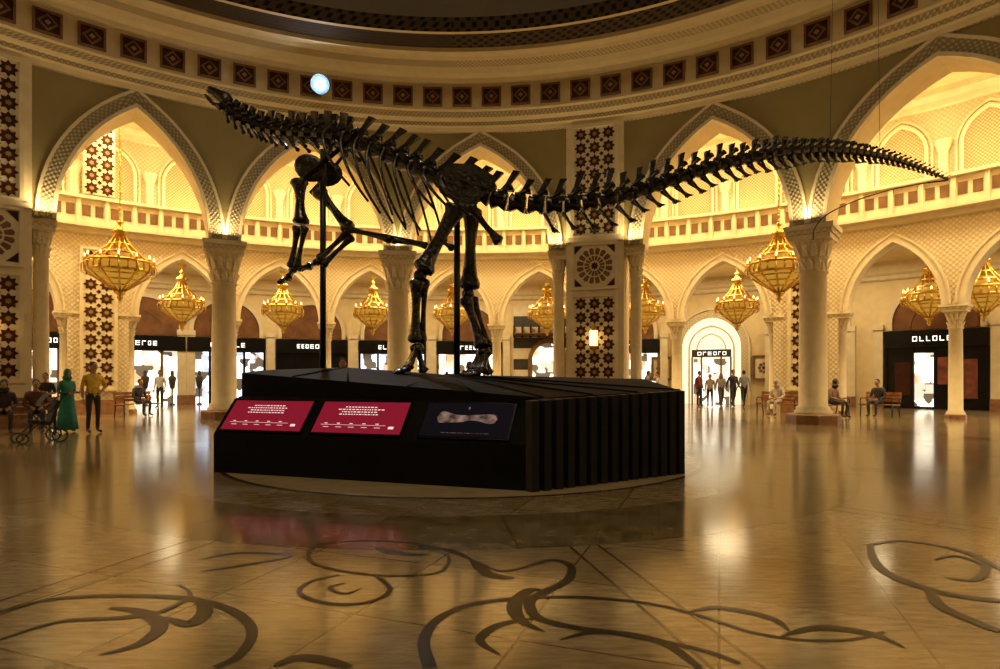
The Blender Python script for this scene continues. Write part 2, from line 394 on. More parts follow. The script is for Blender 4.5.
# ------------------------------------------------------------ shops ring
SR = 30.0
mb = MB(); mb.lathe([(SR+.05, 0), (SR+.05, 7)], (CX,CY,0), 120, INNERW, a0=-110, a1=110, smooth=False)
mb.lathe([(SR-.02, 5.9), (SR-.12, 5.95), (SR-.15, 6.1), (SR-.3, 6.2), (SR-.3, 6.7)], (CX,CY,0), 120, CREAM, a0=-110, a1=110, smooth=False)
mb.build('wall_shops')
shops = [(-75,0),(-66.5,1),(-58,0),(-49.7,1),(-41.3,0),(-33.2,1),(-25.8,2),(-17.5,3),(-9,2),(-.5,1),(8.2,4),(16.5,1),(25.3,5),(34.2,6),(43.9,7),(53,1),(61.5,2),(70,0),(79,1)]
POSTER = mat('poster_red', (.22, .06, .04), .4, var=.5)
def signtext(mb, ph, R, u0, u1, v, h, d, m):
    u = u0; 
    while u < u1-.1:
        w = random.uniform(.12, .2)
        kind = random.randint(0, 3); t = h*.14
        mb.crect(ph, R, u, u+t, v, v+h, d, m, 1, False)
        if kind != 0: mb.crect(ph, R, u, u+w, v, v+t, d, m, 1, False)
        if kind != 1: mb.crect(ph, R, u, u+w, v+h-t, v+h, d, m, 1, False)
        if kind == 2: mb.crect(ph, R, u+w-t, u+w, v, v+h, d, m, 1, False)
        if kind == 3: mb.crect(ph, R, u, u+w, v+h*.45, v+h*.45+t, d, m, 1, False)
        u += w+.09
for ph, k in shops:
    s = MB(); hw = 1.85
    if k == 4:      # old-souk striped corner
        for j in range(9): s.crect(ph, SR, -2.0, 2.0, j*.62, j*.62+.62, .06 if j % 2 else .08, DARKST if j % 2 else CREAM, 3)
        archpanel(s, ph, SR, .9, 0, 2.4, 3.4, .12, STORE); archband(s, ph, SR, .9, 2.4, 3.4, 0, .25, .18, BROWN2, foot=0)
        for j in range(8): s.crect(ph, SR, -2.0, 2.0, 3.75+j*.02, 3.78+j*.02, .3+j*.09, BROWN2, 2)
        for j in range(9): s.crect(ph, SR, -1.95+j*.48-.05, -1.95+j*.48+.05, 3.7, 4.4, .5, BROWN, 1)
        s.build('souk_facade'); continue
    if k == 5:      # bright passage arch
        archpanel(s, ph, SR, 1.5, 0, 3.0, 4.6, .04, PASS); archband(s, ph, SR, 1.5, 3.0, 4.6, 0, .35, .25, CREAM_CARVED, foot=0); archband(s, ph, SR, 1.85, 3.0, 5.0, 0, .1, .3, CREAM, foot=0)
        archband(s, ph, SR, 1.1, 2.9, 4.1, 0, .08, .12, CREAM, foot=0); archband(s, ph, SR, .7, 2.9, 3.7, 0, .06, .12, CREAM, foot=2.9)
        s.crect(ph, SR, -1.0, 1.0, 2.5, 2.9, .12, DARKST, 2); signtext(s, ph, SR, -.7, .7, 2.6, .18, .14, SIGNT)
        s.crect(ph, SR, -.9, .9, 0, 2.4, .10, STORE, 2)
        for u in (-.5, .5, -.98, .98): s.crect(ph, SR, u-.04, u+.04, 0, 2.5, .14, BROWN2, 1)
        s.build('passage_doorway')
        for u in (-2.6, 2.6):
            b = MB(); b.crect(ph, SR, u-.5, u+.5, 1.3, 2.5, .08, CREAM, 2); frame(b, ph, SR, u-.55, u+.55, 1.25, 2.55, .12, .14, BROWN2)
            for k2 in range(8):
                a = 2*pi*k2/8; star(b, ph, SR, u+.22*cos(a), 1.9+.22*sin(a), .1, .1, BROWN2)
            star(b, ph, SR, u, 1.9, .12, .1, BROWN); b.build('lattice_panel')
        continue
    wm = {0: STORE, 1: STORE, 2: STOREB, 3: BLACKG, 6: STORE, 7: BLACKG}[k]
    if k == 6: hw = 1.5
    archpanel(s, ph, SR, 1.6, 3.55, 3.9, 5.45, .06, LUN); archband(s, ph, SR, 1.6, 3.9, 5.45, 0, .2, .16, CREAM, foot=3.55)
    archband(s, ph, SR, .9, 3.6, 4.8, 0, .05, .1, BROWN2)
    s.crect(ph, SR, -hw-.05, hw+.05, 2.75, 3.5, .3, BLACKG if k != 6 else BROWN2, 3)
    signtext(s, ph, SR, -.8, .8, 3.02, .22, .32, SIGNT)
    s.crect(ph, SR, -hw, hw, 0, 2.75, .05, wm, 3)
    for u in (-hw, -hw*.45, hw*.45, hw): s.crect(ph, SR, u-.06, u+.06, 0, 2.75, .2, BLACKG if k in (3, 7, 2) else BROWN2, 1)
    if k == 7:
        s.crect(ph, SR, -.75, -.05, .1, 2.5, .08, STORE, 1)
        for (u, v, w, h) in ((-1.2, .6, .6, 1.5), (.35, 1.1, .5, 1.2), (1.25, .5, .5, 1.7)): s.crect(ph, SR, u-w/2, u+w/2, v, v+h, .1, POSTER if u > 0 else BROWN, 1)
    for u in (-hw*.72, 0.1, hw*.7):
        if k in (0, 1, 2, 6):
            p = pol(ph+degrees(u/SR), SR-.25, 0)
            s.lathe([(.14, 0), (.14, .05), (.03, .1), (.03, .8), (.12, .9), (.16, 1.15), (.2, 1.4), (.08, 1.5), (.09, 1.62), (.07, 1.75), (0, 1.78)], p, 8, DARKST)
    for u in (-hw-.3, hw+.3):
        s.crect(ph, SR, u-.2, u+.2, 0, 3.7, .25, CREAM, 1); s.crect(ph, SR, u-.22, u+.22, 0, .5, .3, PINKST, 1)
        s.crect(ph, SR, u-.22, u+.22, 3.6, 3.85, .32, CREAM, 1)
    s.build('shopfront')

# ------------------------------------------------------------ floor
m, nt, b = newmat('polished_marble_floor')
tc = nt.nodes.new('ShaderNodeTexCoord')
mp = nt.nodes.new('ShaderNodeMapping'); mp.inputs['Scale'].default_value = (0.9, 5, 1); mp.inputs['Rotation'].default_value = (0, 0, 0.06)
nt.links.new(tc.outputs['Object'], mp.inputs['Vector'])
n1 = nt.nodes.new('ShaderNodeTexNoise'); n1.inputs['Scale'].default_value = 5; n1.inputs['Detail'].default_value = 10; n1.inputs['Roughness'].default_value = .7; nt.links.new(mp.outputs['Vector'], n1.inputs['Vector'])
r1 = nt.nodes.new('ShaderNodeValToRGB'); r1.color_ramp.elements[0].position = .3; r1.color_ramp.elements[1].position = .68
r1.color_ramp.elements[0].color = (.17, .125, .065, 1); r1.color_ramp.elements[1].color = (.38, .295, .17, 1)
nt.links.new(n1.outputs['Fac'], r1.inputs['Fac'])
br = nt.nodes.new('ShaderNodeTexBrick'); br.inputs['Scale'].default_value = 1.0; br.inputs['Brick Width'].default_value = 1.0; br.inputs['Row Height'].default_value = 1.0; br.offset = 0
br.inputs['Mortar Size'].default_value = .008; br.inputs['Color1'].default_value = (1, 1, 1, 1); br.inputs['Color2'].default_value = (.76, .73, .68, 1); br.inputs['Mortar'].default_value = (.3, .26, .2, 1)
mp2 = nt.nodes.new('ShaderNodeMapping'); mp2.inputs['Rotation'].default_value = (0, 0, .35); nt.links.new(tc.outputs['Object'], mp2.inputs['Vector']); nt.links.new(mp2.outputs['Vector'], br.inputs['Vector'])
mx = nt.nodes.new('ShaderNodeMix'); mx.data_type = 'RGBA'; mx.blend_type = 'MULTIPLY'; mx.inputs[0].default_value = 1
nt.links.new(r1.outputs['Color'], mx.inputs[6]); nt.links.new(br.outputs['Color'], mx.inputs[7]); nt.links.new(mx.outputs[2], b.inputs['Base Color'])
mr = nt.nodes.new('ShaderNodeMapRange'); mr.inputs['To Min'].default_value = .09; mr.inputs['To Max'].default_value = .2; nt.links.new(n1.outputs['Fac'], mr.inputs['Value']); nt.links.new(mr.outputs['Result'], b.inputs['Roughness'])
b.inputs['Specular IOR Level'].default_value = .8
FLOOR = m
mb = MB(); mb.lathe([(.01, 0), (10, 0), (20, 0), (31, 0)], (CX, CY, 0), 96, FLOOR, smooth=False); mb.build('floor')
DKM = mat('dark_marble_inlay', (.010, .007, .005), .28, var=.3, spec=.22)
LNM = mat('brown_marble_line', (.07, .045, .02), .16, var=.3, spec=.7)
GRM = mat('olive_marble_inlay', (.15, .115, .055), .13, var=.4, scale=5, spec=.8)
LTM = mat('light_marble_inlay', (.42, .33, .2), .16, var=.15, spec=.8)
mb = MB(); PC = (-.6, 11.0)
def ann(r0, r1, z, m): mb.lathe([(r0, z), (r1, z)], (PC[0], PC[1], 0), 128, m, smooth=False)
ann(4.08, 4.16, .0014, LNM); ann(.01, 4.08, .001, LTM); ann(5.0, 6.2, .001, GRM); ann(9.3, 9.34, .0014, LNM)
ann(11.6, 12.1, .001, GRM)
for k in range(24):
    a = radians(k*15+7); c, s_ = cos(a), sin(a); w = .008
    mb.poly([(PC[0]+r*c-o*s_, PC[1]+r*s_+o*c, .0016) for r, o in ((5.0, -w), (6.2, -w), (6.2, w), (5.0, w))], LNM)
for k in range(12):
    a = radians(k*30+12); r0, r1 = 6.2, 11.6; c, s_ = cos(a), sin(a)
    for off in (-.12, .12):
        mb.poly([(PC[0]+r*c-(o+off)*s_, PC[1]+r*s_+(o+off)*c, .0014) for r, o in ((r0, -.012), (r1, -.012), (r1, .012), (r0, .012))], LNM)
def cr(pts, n=8):
    out = []; P_ = [Vector(p) for p in pts]
    for i in range(len(P_)-1):
        p0 = P_[max(i-1, 0)]; p1 = P_[i]; p2 = P_[i+1]; p3 = P_[min(i+2, len(P_)-1)]
        for k in range(n):
            t = k/n; out.append(.5*((2*p1)+(p2-p0)*t+(2*p0-5*p1+4*p2-p3)*t*t+(3*p1-p0-3*p2+p3)*t**3))
    out.append(P_[-1]); return out
RZ = [.002]
def ribbon(px, w0, w1, wm=None, m=DKM):
    RZ[0] += .00012; z = RZ[0]
    pts = cr([(*G(x, y), 0) for x, y in px]); n = len(pts); L = []; Rr = []
    for i, p in enumerate(pts):
        t = (pts[min(i+1, n-1)]-pts[max(i-1, 0)]).normalized(); nn = Vector((-t.y, t.x, 0))
        s_ = i/(n-1); w = w0+(w1-w0)*s_
        if wm: w += wm*sin(pi*s_)
        L.append(mb.vert((p.x+nn.x*w, p.y+nn.y*w, z))); Rr.append(mb.vert((p.x-nn.x*w, p.y-nn.y*w, z)))
    for i in range(n-1): mb.face((L[i], L[i+1], Rr[i+1], Rr[i]), m)
ribbon([(430,668),(424,640),(440,618),(475,604),(530,598),(590,598),(650,604),(700,616),(750,632),(800,640),(850,640),(885,632)], .035, .012, .0)
ribbon([(470,559),(500,571),(530,566),(552,560),(570,566),(568,580),(545,592),(530,602),(538,618),(575,628),(620,634),(700,650),(740,664)], .01, .018, .022)
ribbon([(545,592),(530,590),(515,604),(520,620),(545,632)], .004, .004, .045)
ribbon([(538,618),(500,625),(480,640),(500,655)], .008, .004, .025)
ribbon([(560,640),(600,632),(660,642),(700,668)], .004, .02, .02)
ribbon([(780,637),(820,628),(870,634),(905,648)], .004, .004, .035)
ribbon([(690,612),(720,608),(770,618),(790,632)], .004, .004, .03)
ribbon([(420,548),(448,556),(440,572),(400,576),(360,574),(320,566),(308,556),(320,545),(360,541),(410,543),(448,551)], .010, .014, .008)
ribbon([(340,575),(310,582),(300,594),(330,604),(370,602),(390,590),(375,576),(350,572)], .012, .006, .012)
ribbon([(345,583),(330,588),(345,594),(362,588)], .006, .003, .012)
ribbon([(470,559),(450,551),(420,546)], .010, .025, .018)
ribbon([(375,547),(395,553),(430,555)], .004, .004, .045)
ribbon([(470,560),(490,575),(515,578)], .004, .004, .045)
ribbon([(0,612),(50,600),(110,596),(180,598),(230,610),(252,630),(240,655),(215,668)], .022, .024, .008)
ribbon([(0,640),(60,622),(120,618),(160,612),(190,596),(178,584)], .012, .004, .018)
ribbon([(110,608),(140,612),(160,626),(140,644),(100,655)], .014, .004, .035)
ribbon([(190,596),(205,610),(190,624),(165,618)], .004, .004, .045)
ribbon([(275,666),(300,658),(330,662),(350,668)], .02, .02, .015)
ribbon([(870,545),(874,560),(890,575),(930,590),(970,598),(1010,602)], .022, .03, .015)
ribbon([(870,545),(900,541),(940,546),(975,556),(1005,572)], .012, .022, .015)
ribbon([(930,590),(940,606),(970,620),(1000,632)], .03, .03, .01)
ribbon([(935,560),(955,556),(985,566),(975,580),(945,578)], .008, .008, .022)
ribbon([(200,560),(240,553),(290,556),(240,566),(200,572)], .01, .01, .01)
mb.build('floor_inlay')

# ------------------------------------------------------------ podium
A = Vector((-4.2, 8.8, 0)); B = Vector((0.3, 7.33, 0)); d = (B-A).normalized(); n = Vector((-d.y, d.x, 0)); L = (B-A).length
pod = bpy.data.objects.new('display_podium', None); bpy.context.scene.collection.objects.link(pod)
Z = Vector((0, 0, 1))
mb = MB()
prof = [(0, 0), (0.0, .56), (.42, 1.06), (.55, 1.10), (.9, 1.08), (.9, 0)]
rows = [[A+d*s+n*y+Z*z for y, z in prof] for s in (0, L)]
ia = [mb.vert(p) for p in rows[0]]; ib = [mb.vert(p) for p in rows[1]]
for i in range(len(prof)-1): mb.face((ia[i], ib[i], ib[i+1], ia[i+1]), BLACKP)
mb.face(ia[::-1], BLACKP); mb.face(ib, BLACKP)
mb.build('console', pod)
mb = MB()
P1 = Vector((-4.02, 9.34, 0)); P2 = Vector((.55, 7.62, 0)); P2b = Vector((.30, 7.33, 0)); P3 = Vector((2.64, 8.8, 0)); P4 = Vector((2.9, 12.0, 0)); P5 = Vector((-4.6, 11.6, 0))
foot = [P1, P2, P3, P4, P5]; hs = [1.46, 1.13, 1.2, 1.36, 1.53]
ctr = Vector((-.9, 10.15, 1.44)); ctr2 = Vector((-2.6, 10.2, 1.56)); 
bi = [mb.vert(p) for p in foot]; ti = [mb.vert(p+Z*h) for p, h in zip(foot, hs)]
for i in range(5): mb.face((bi[i], bi[(i+1)%5], ti[(i+1)%5], ti[i]), BLACKP)
c1 = mb.vert(ctr); c2 = mb.vert(ctr2)
for t in ((ti[0], c2, ti[4]), (ti[0], ti[1], c2), (ti[1], c1, c2), (ti[1], ti[2], c1), (ti[2], ti[3], c1), (ti[3], ti[4], c1), (ti[4], c2, c1)): mb.face(t, BLACKP)
for q in [P1.lerp(P2, f)+Z*(1.46-.33*f) for f in (.2, .4, .6, .8)]+[P2.lerp(P3, f)+Z*(1.13+.07*f) for f in (0, .33, .66, 1)]:
    mb.tube([q+Z*.005, q.lerp(ctr if q.x > -2 else ctr2, .55)+Z*.01, (ctr if q.x > -2 else ctr2)+Z*.005], .014, BLACKP, 6)
mb.build('plinth', pod)
mb = MB()
NP = 15; e = (P3-P2b); el = e.length; ed = e.normalized(); en = Vector((ed.y, -ed.x, 0))
for k in range(NP):
    pr = [(0, .02), (.12, .13), (.62, .15), (.78, .02), (1, .02)]
    for (a0, o0), (a1, o1) in zip(pr, pr[1:]):
        s0 = (k+a0)/NP*el; s1 = (k+a1)/NP*el; h0 = 1.10+.1*s0/el; h1 = 1.10+.1*s1/el
        mb.poly([P2b+ed*s0+en*o0, P2b+ed*s1+en*o1, P2b+ed*s1+en*o1+Z*h1, P2b+ed*s0+en*o0+Z*h0], BLACKC)
        mb.poly([P2b+ed*s0+Z*h0, P2b+ed*s1+Z*h1, P2b+ed*s1+en*o1+Z*h1, P2b+ed*s0+en*o0+Z*h0], BLACKC)
mb.poly([P2b+Z*1.1, P3+Z*1.2, P3+Z*1.2+n*.5, P2+Z*1.13], BLACKP)
mb.build('pleated_curtain', pod)
RED = emis('screen_red', (.30, .010, .030), .75, base=(.03, .005, .005), rough=.5, spec=.08); DKS = emis('screen_dark', (.010, .008, .012), .5, base=(.002, .002, .002), rough=.6, spec=.03); WT = emis('screen_text', (1, .75, .75), .8)
BON, bnt, bb = newmat('screen_bone'); bb.inputs['Base Color'].default_value = (.01, .01, .01, 1); bb.inputs['Emission Strength'].default_value = .75; bb.inputs['Specular IOR Level'].default_value = .05
bn = bnt.nodes.new('ShaderNodeTexNoise'); bn.inputs['Scale'].default_value = 9; bn.inputs['Detail'].default_value = 6; btc = bnt.nodes.new('ShaderNodeTexCoord'); bnt.links.new(btc.outputs['Object'], bn.inputs['Vector'])
brr = bnt.nodes.new('ShaderNodeValToRGB'); brr.color_ramp.elements[0].position = .35; brr.color_ramp.elements[0].color = (.06, .032, .022, 1); brr.color_ramp.elements[1].position = .7; brr.color_ramp.elements[1].color = (.40, .25, .19, 1)
bnt.links.new(bn.outputs['Fac'], brr.inputs['Fac']); bnt.links.new(brr.outputs['Color'], bb.inputs['Emission Color'])
def screen(s0, s1, red):
    mb = MB(); sv = (n*.42+Z*.50); sv.normalize(); nn = d.cross(sv).normalized()
    if nn.z < 0: nn = -nn
    def Pp(s, t, o=.0): return A+Z*.56+d*s+sv*t+nn*o
    t0, t1 = .07, .60
    mb.hexa([Pp(s0-.03, t0-.03, -.01), Pp(s1+.03, t0-.03, -.01), Pp(s1+.03, t1+.03, -.01), Pp(s0-.03, t1+.03, -.01)], [Pp(s0-.03, t0-.03, .03), Pp(s1+.03, t0-.03, .03), Pp(s1+.03, t1+.03, .03), Pp(s0-.03, t1+.03, .03)], BLACKG)
    mb.poly([Pp(s0, t0, .034), Pp(s1, t0, .034), Pp(s1, t1, .034), Pp(s0, t1, .034)], RED if red else DKS)
    def bar(a, b_, c, e_, m=WT): mb.poly([Pp(a, c, .037), Pp(b_, c, .037), Pp(b_, e_, .037), Pp(a, e_, .037)], m)
    mid = (s0+s1)/2
    if red:
        for j, (wd, h) in enumerate(((.5, .016), (.7, .016), (.56, .016), (.62, .016))):
            y = t1-.10-j*.042; x = mid-wd/2-.05
            while x < mid+wd/2-.05:
                w = random.uniform(.015, .05); bar(x, x+w, y, y+h); x += w+.016
        bar(s0+.1, s1-.25, t0+.13, t0+.135)
        for j in range(5): bar(s0+.15+j*.2, s0+.2+j*.2, t0+.15, t0+.162); bar(s0+.15+j*.2, s0+.24+j*.2, t0+.09, t0+.098)
        bar(s1-.2, s1-.12, t0+.08, t0+.12)
    else:
        up_, lo_ = [], []      # fossil limb bone: flared ends, narrow shaft
        for k in range(25):
            x = -1+k/12; end = sqrt(max(0, 1-abs(x)**6)); hh = (.05+.085*abs(x)**2.2)*(1.15 if x < 0 else .9)*end
            up_.append(Pp(mid+.42*x, (t0+t1)/2+hh+.01*sin(5*x)+.02, .036)); lo_.append(Pp(mid+.42*x, (t0+t1)/2-hh*.85+.01*sin(6*x)+.02, .036))
        for k in range(24): mb.poly([lo_[k], lo_[k+1], up_[k+1], up_[k]], BON)
        x = mid-.3
        while x < mid+.3: w = random.uniform(.03, .08); bar(x, x+w, t0+.05, t0+.056, BON); x += w+.02
        bar(mid-.01, mid+.01, t1-.10, t1-.06, BON)
    mb.build('screen', pod)
screen(.10, 1.47, True); screen(1.66, 3.02, True); screen(3.3, 4.5, False)

# ------------------------------------------------------------ dinosaur skeleton
mb = MB()
def bone(p0, p1, r, m=BONE, k0=1.7, k1=1.6, seg=10):
    p0, p1 = Vector(p0), Vector(p1); v = p1-p0
    ts = [0, .03, .08, .16, .3, .5, .7, .84, .92, .97, 1]; rs = [.5*k0, .95*k0, k0, k0*.75, .95, .8, .95, k1*.75, k1, .95*k1, .5*k1]
    mb.tube([p0+v*t+Vector((random.uniform(-1, 1), random.uniform(-1, 1), 0))*r*.06 for t in ts], [r*x for x in rs], m, seg)
keys = [(226,104,12.9),(240,116,12.6),(258,126,12.2),(280,132,11.8),(305,135,11.4),(335,137,11.0),(370,147,10.75),(410,166,10.45),(445,182,10.2),(480,196,10.05),(520,204,9.95),(560,205,9.9),(610,199,9.85),(660,184,9.95),(720,165,10.15),(780,153,10.5),(830,150,10.9),(880,156,11.4),(920,168,11.9),(948,180,12.3)]
curve = cr([W(*k) for k in keys], 24)
acc = [0]
for i in range(1, len(curve)): acc.append(acc[-1]+(curve[i]-curve[i-1]).length)
def at(s):
    s = max(0, min(acc[-1]-1e-4, s)); lo, hi = 0, len(acc)-1
    while hi-lo > 1:
        md = (lo+hi)//2
        if acc[md] <= s: lo = md
        else: hi = md
    t = (s-acc[lo])/(acc[hi]-acc[lo]+1e-9); return curve[lo].lerp(curve[hi], t)
def s_of(px):
    for i, c in enumerate(curve):
        if 500+c.x/c.y*F >= px: return acc[i]
    return acc[-1]
sN, sP, sEnd = s_of(335), s_of(480), acc[-1]
def plate(base, tip, fw0, fw1, tdir, th, m=BONE):
    lat = (tip-base).cross(tdir).normalized()*th/2
    b = [base-tdir*fw0/2-lat, base+tdir*fw0/2-lat, base+tdir*fw0/2+lat, base-tdir*fw0/2+lat]
    md = base.lerp(tip, .5); w = (fw0+fw1)*.32
    q = [md-tdir*w/2-lat*.8, md+tdir*w/2-lat*.8, md+tdir*w/2+lat*.8, md-tdir*w/2+lat*.8]
    t = [tip-tdir*fw1/2-lat*1.6, tip+tdir*fw1/2-lat*1.6, tip+tdir*fw1/2+lat*1.6, tip-tdir*fw1/2+lat*1.6]
    mb.hexa(b, q, m); mb.hexa(q, t, m)
s = 0.05
while s < sEnd-.05:
    jit = random.uniform(.82, 1.15)
    if s < sN:
        g = s/sN; Lv, r, sp, tr, ch = .33, .10+.06*g, .17+.20*g, .15, 0
    elif s < sP:
        Lv, r, sp, tr, ch = .30, .13, .47, .34, 0
    else:
        f = (s-sP)/(sEnd-sP); Lv = .31-.18*f; r = .13*(1-f)**.85+.016; sp = .44*(1-f)**1.0+.02; tr = max(0, .34*(1-1.7*f)); ch = .40*(1-f)**.85 if f > .05 else 0
    sp *= jit
    p = at(s); q = at(s+Lv); t = (q-p).normalized(); lat = t.cross(Z).normalized(); up = lat.cross(t).normalized()
    mb.tube([p+t*Lv*.04, p+t*Lv*.12, p.lerp(q, .5), p+t*Lv*.86, p+t*Lv*.94], [r*.9, r*1.12, r*.70, r*1.12, r*.9], BONE, 10)
    back = (.45 if s > sN else .1)*random.uniform(.8, 1.2)
    c = p.lerp(q, .5); lean = (up+t*back).normalized()
    if s < sN:
        for sg in (-1, 1):
            mb_b = c+up*r*.5; plate(mb_b+lat*sg*.03, mb_b+up*sp+lat*sg*.10+t*.02, Lv*.85, Lv*.40, t, .05)
            bone(c+lat*sg*r-up*r*.5, c+lat*sg*(r+.05)-up*(r+.12)+t*Lv*1.2, .028, seg=6)
            plate(c+lat*sg*r*.6, c+lat*sg*(r+.16)-up*.08, Lv*.6, Lv*.45, t, .05)
            bone(c+up*r*.9+lat*sg*.06, c+up*(r*1.1+.05)+lat*sg*.10+t*Lv*.8, .038, seg=6)
    else:
        plate(c+up*r*.6, c+up*r*.6+lean*sp, Lv*.60 if s < sP else Lv*.54, Lv*.42, t, .05 if s < sP else .04)
        for sg in (-1, 1):
            if tr > .03: 
                plate(c+lat*sg*r*.6+up*r*.3, c+lat*sg*(r+tr*.9)+up*(r*.4+.04-.10*(s > sP))+t*.10, Lv*.42, Lv*.32, t, .05)
            bone(c+up*r*.9-t*Lv*.2, c+up*(r*1.2+.07)+lat*sg*.05+t*Lv*.6, .032*min(1, r/.1), seg=6)
        if ch > .03:
            pc = q-up*r; tip = pc+(-up*.85+t*.55).normalized()*ch*jit
            for sg in (-1, 1): mb.tube([pc+lat*sg*r*.5, pc.lerp(tip, .5)+lat*sg*r*.2, tip], [.028*min(1,r/.06), .02*min(1,r/.06), .026*min(1,r/.06)], BONE, 6)
            plate(pc.lerp(tip, .5), tip+t*.02, .05, .14*min(1, ch/.15), t, .035)
    if sN-.15 < s < sP-.55:
        f = (s-(sN-.15))/(sP-.55-sN+.15); Lr = (.80+.48*sin(pi*min(1, f*1.1+.1)))*(1.0 if f < .7 else .62)
        for sg in (-1, 1):
            o = c+lat*sg*r
            pts = [o+up*.05, o+lat*sg*.20+up*.05, o+lat*sg*.42-Z*.16*Lr+t*.06, o+lat*sg*.50-Z*.43*Lr+t*.20, o+lat*sg*.44-Z*.70*Lr+t*.38, o+lat*sg*.30-Z*.90*Lr+t*.56]
            mb.tube(cr(pts, 4), [.036-.0007*i for i in range(21)], BONE, 6)
    s += Lv*1.02
mb.tube(cr([at(sEnd-.3), at(sEnd), W(925,183,12.4), W(890,190,12.3), W(855,201,12.1), W(828,214,12.0), W(815,228,11.9), W(813,240,11.9)], 8), [.018]*16+[.012]*41, BONE, 6)
# skull
hd = W(228,104,12.9); sn = W(207,84,13.0); t = (sn-hd).normalized(); lat = t.cross(Z).normalized(); up = lat.cross(t)
hd = hd-t*.05; K = 1.25
def ring(dist, w, hgt, oz): return [hd+(t*dist+lat*w*cos(2*pi*k/12)+up*(oz+hgt*sin(2*pi*k/12)))*K for k in range(12)]
rr = [ring(-.02,.04,.04,.0), ring(.03,.10,.10,.02), ring(.12,.12,.12,.03), ring(.20,.10,.11,.03), ring(.30,.08,.085,.01), ring(.42,.075,.065,-.01), ring(.50,.06,.04,-.02), ring(.53,.03,.02,-.02)]
ii = [[mb.vert(p) for p in x] for x in rr]
for j in range(len(ii)-1):
    for k in range(12): mb.face((ii[j][k], ii[j][(k+1)%12], ii[j+1][(k+1)%12], ii[j+1][k]), BONE, True)
mb.face(ii[0], BONE); mb.face(ii[-1], BONE)
for sg in (-1, 1):
    mb.tube([hd+(t*.08-up*.09+lat*sg*.07)*K, hd+(t*.2-up*.17+lat*sg*.07)*K, hd+(t*.35-up*.17+lat*sg*.05)*K, hd+(t*.48-up*.15+lat*sg*.02)*K], [.04,.036,.03,.025], BONE, 6)
    mb.ell(hd+(t*.17+up*.06+lat*sg*.10)*K, (.045,.045,.045), BROWN, nu=8, nv=6)
    for k in range(6): 
        q = hd+(t*(.38+k*.025)+lat*sg*(.055-.006*k)-up*.06)*K; mb.tube([q, q-up*.06], [.01, .003], BONE, 5)
# shoulder girdle, fore limbs
plate(W(352,138,10.6), W(306,178,10.7), .26, .50, Vector((.7,0,.7)), .08); plate(W(355,142,11.4), W(318,186,11.5), .24, .42, Vector((.7,0,.7)), .08)
plate(W(318,150,10.6), W(345,176,10.6), .3, .34, Vector((.7,0,-.7)), .07)
mb.ell(W(310,168,10.75), (.30,.07,.24), BONE, Matrix.Rotation(.5, 3, 'Y')); mb.ell(W(328,174,11.45), (.28,.07,.24), BONE)
def foot_(c, w, down=Vector((0,0,-1)), fwd=Vector((-1,-.3,0)), ln=.24, toes=5):
    fwd = fwd.normalized(); sd = Vector((-fwd.y, fwd.x, 0))
    mb.ell(c, (.08,.08,.06), BONE)
    for k in range(toes):
        o = sd*(k-(toes-1)/2)*w/toes
        p0 = c+o*.6; p1 = p0+down*ln*.55+fwd*ln*.3+o*.4; p2 = p1+down*ln*.35+fwd*ln*.45; p3 = p2+down*ln*.08+fwd*ln*.35
        bone(p0, p1, .038, seg=7); bone(p1, p2, .035, seg=7); mb.tube([p2, p2.lerp(p3, .5), p3], [.045, .032, .008], BONE, 7)
bone(W(299,180,10.7), W(301,224,10.6), .095); bone(W(298,226,10.6), W(291,268,10.7), .055); bone(W(305,226,10.5), W(297,268,10.6), .048); foot_(W(293,270,10.65), .26)
bone(W(318,190,11.3), W(350,230,11.0), .09); bone(W(349,231,11.0), W(318,260,10.9), .055); bone(W(353,236,10.9), W(322,266,10.8), .048); foot_(W(317,262,10.85), .26, down=Vector((-.5,0,-.7)), fwd=Vector((-.8,-.2,.1)))
bone(W(345,228,10.9), W(392,240,10.6), .05); bone(W(392,240,10.6), W(428,246,10.4), .042); mb.tube(cr([W(330,205,11), W(345,226,10.8), W(390,236,10.6), W(425,243,10.4)], 5), .022, BONE, 6)
# pelvis
for dz, sgn in ((9.75, -1), (10.45, 1)):
    pts = [(434,176),(450,163),(475,164),(496,177),(494,191),(480,198),(474,212),(462,214),(455,202),(440,193)]
    f_ = [W(x, y, dz-.04) for x, y in pts]; g_ = [W(x, y, dz+.06) for x, y in pts]; mb.hexa(f_, g_, BONE)
    bone(W(458,206,dz), W(440,240,dz+.1*-sgn), .06, k1=2.0); bone(W(470,206,dz), W(500,243,dz-.12*sgn), .055, k1=1.8)
    bone(W(440,240,dz+.1*-sgn), W(452,248,10.1), .042)
for y in (180, 192, 200): bone(W(465,y,9.75), W(467,y,10.45), .08)
mb.ell(W(465,186,10.1), (.38,.32,.18), BONE)
bone(W(458,205,9.75), W(421,272,9.75), .118, k0=1.6, k1=1.6, seg=12); mb.ell(W(420,276,9.73), (.11,.09,.11), BONE)
bone(W(417,279,9.75), W(415,343,9.85), .08); bone(W(425,279,9.8), W(422,343,9.9), .05)
bone(W(472,208,10.45), W(469,290,10.35), .118, k0=1.6, k1=1.6, seg=12); mb.ell(W(468,294,10.33), (.11,.09,.11), BONE)
bone(W(466,297,10.35), W(482,348,10.2), .08); bone(W(473,297,10.4), W(489,348,10.25), .05)
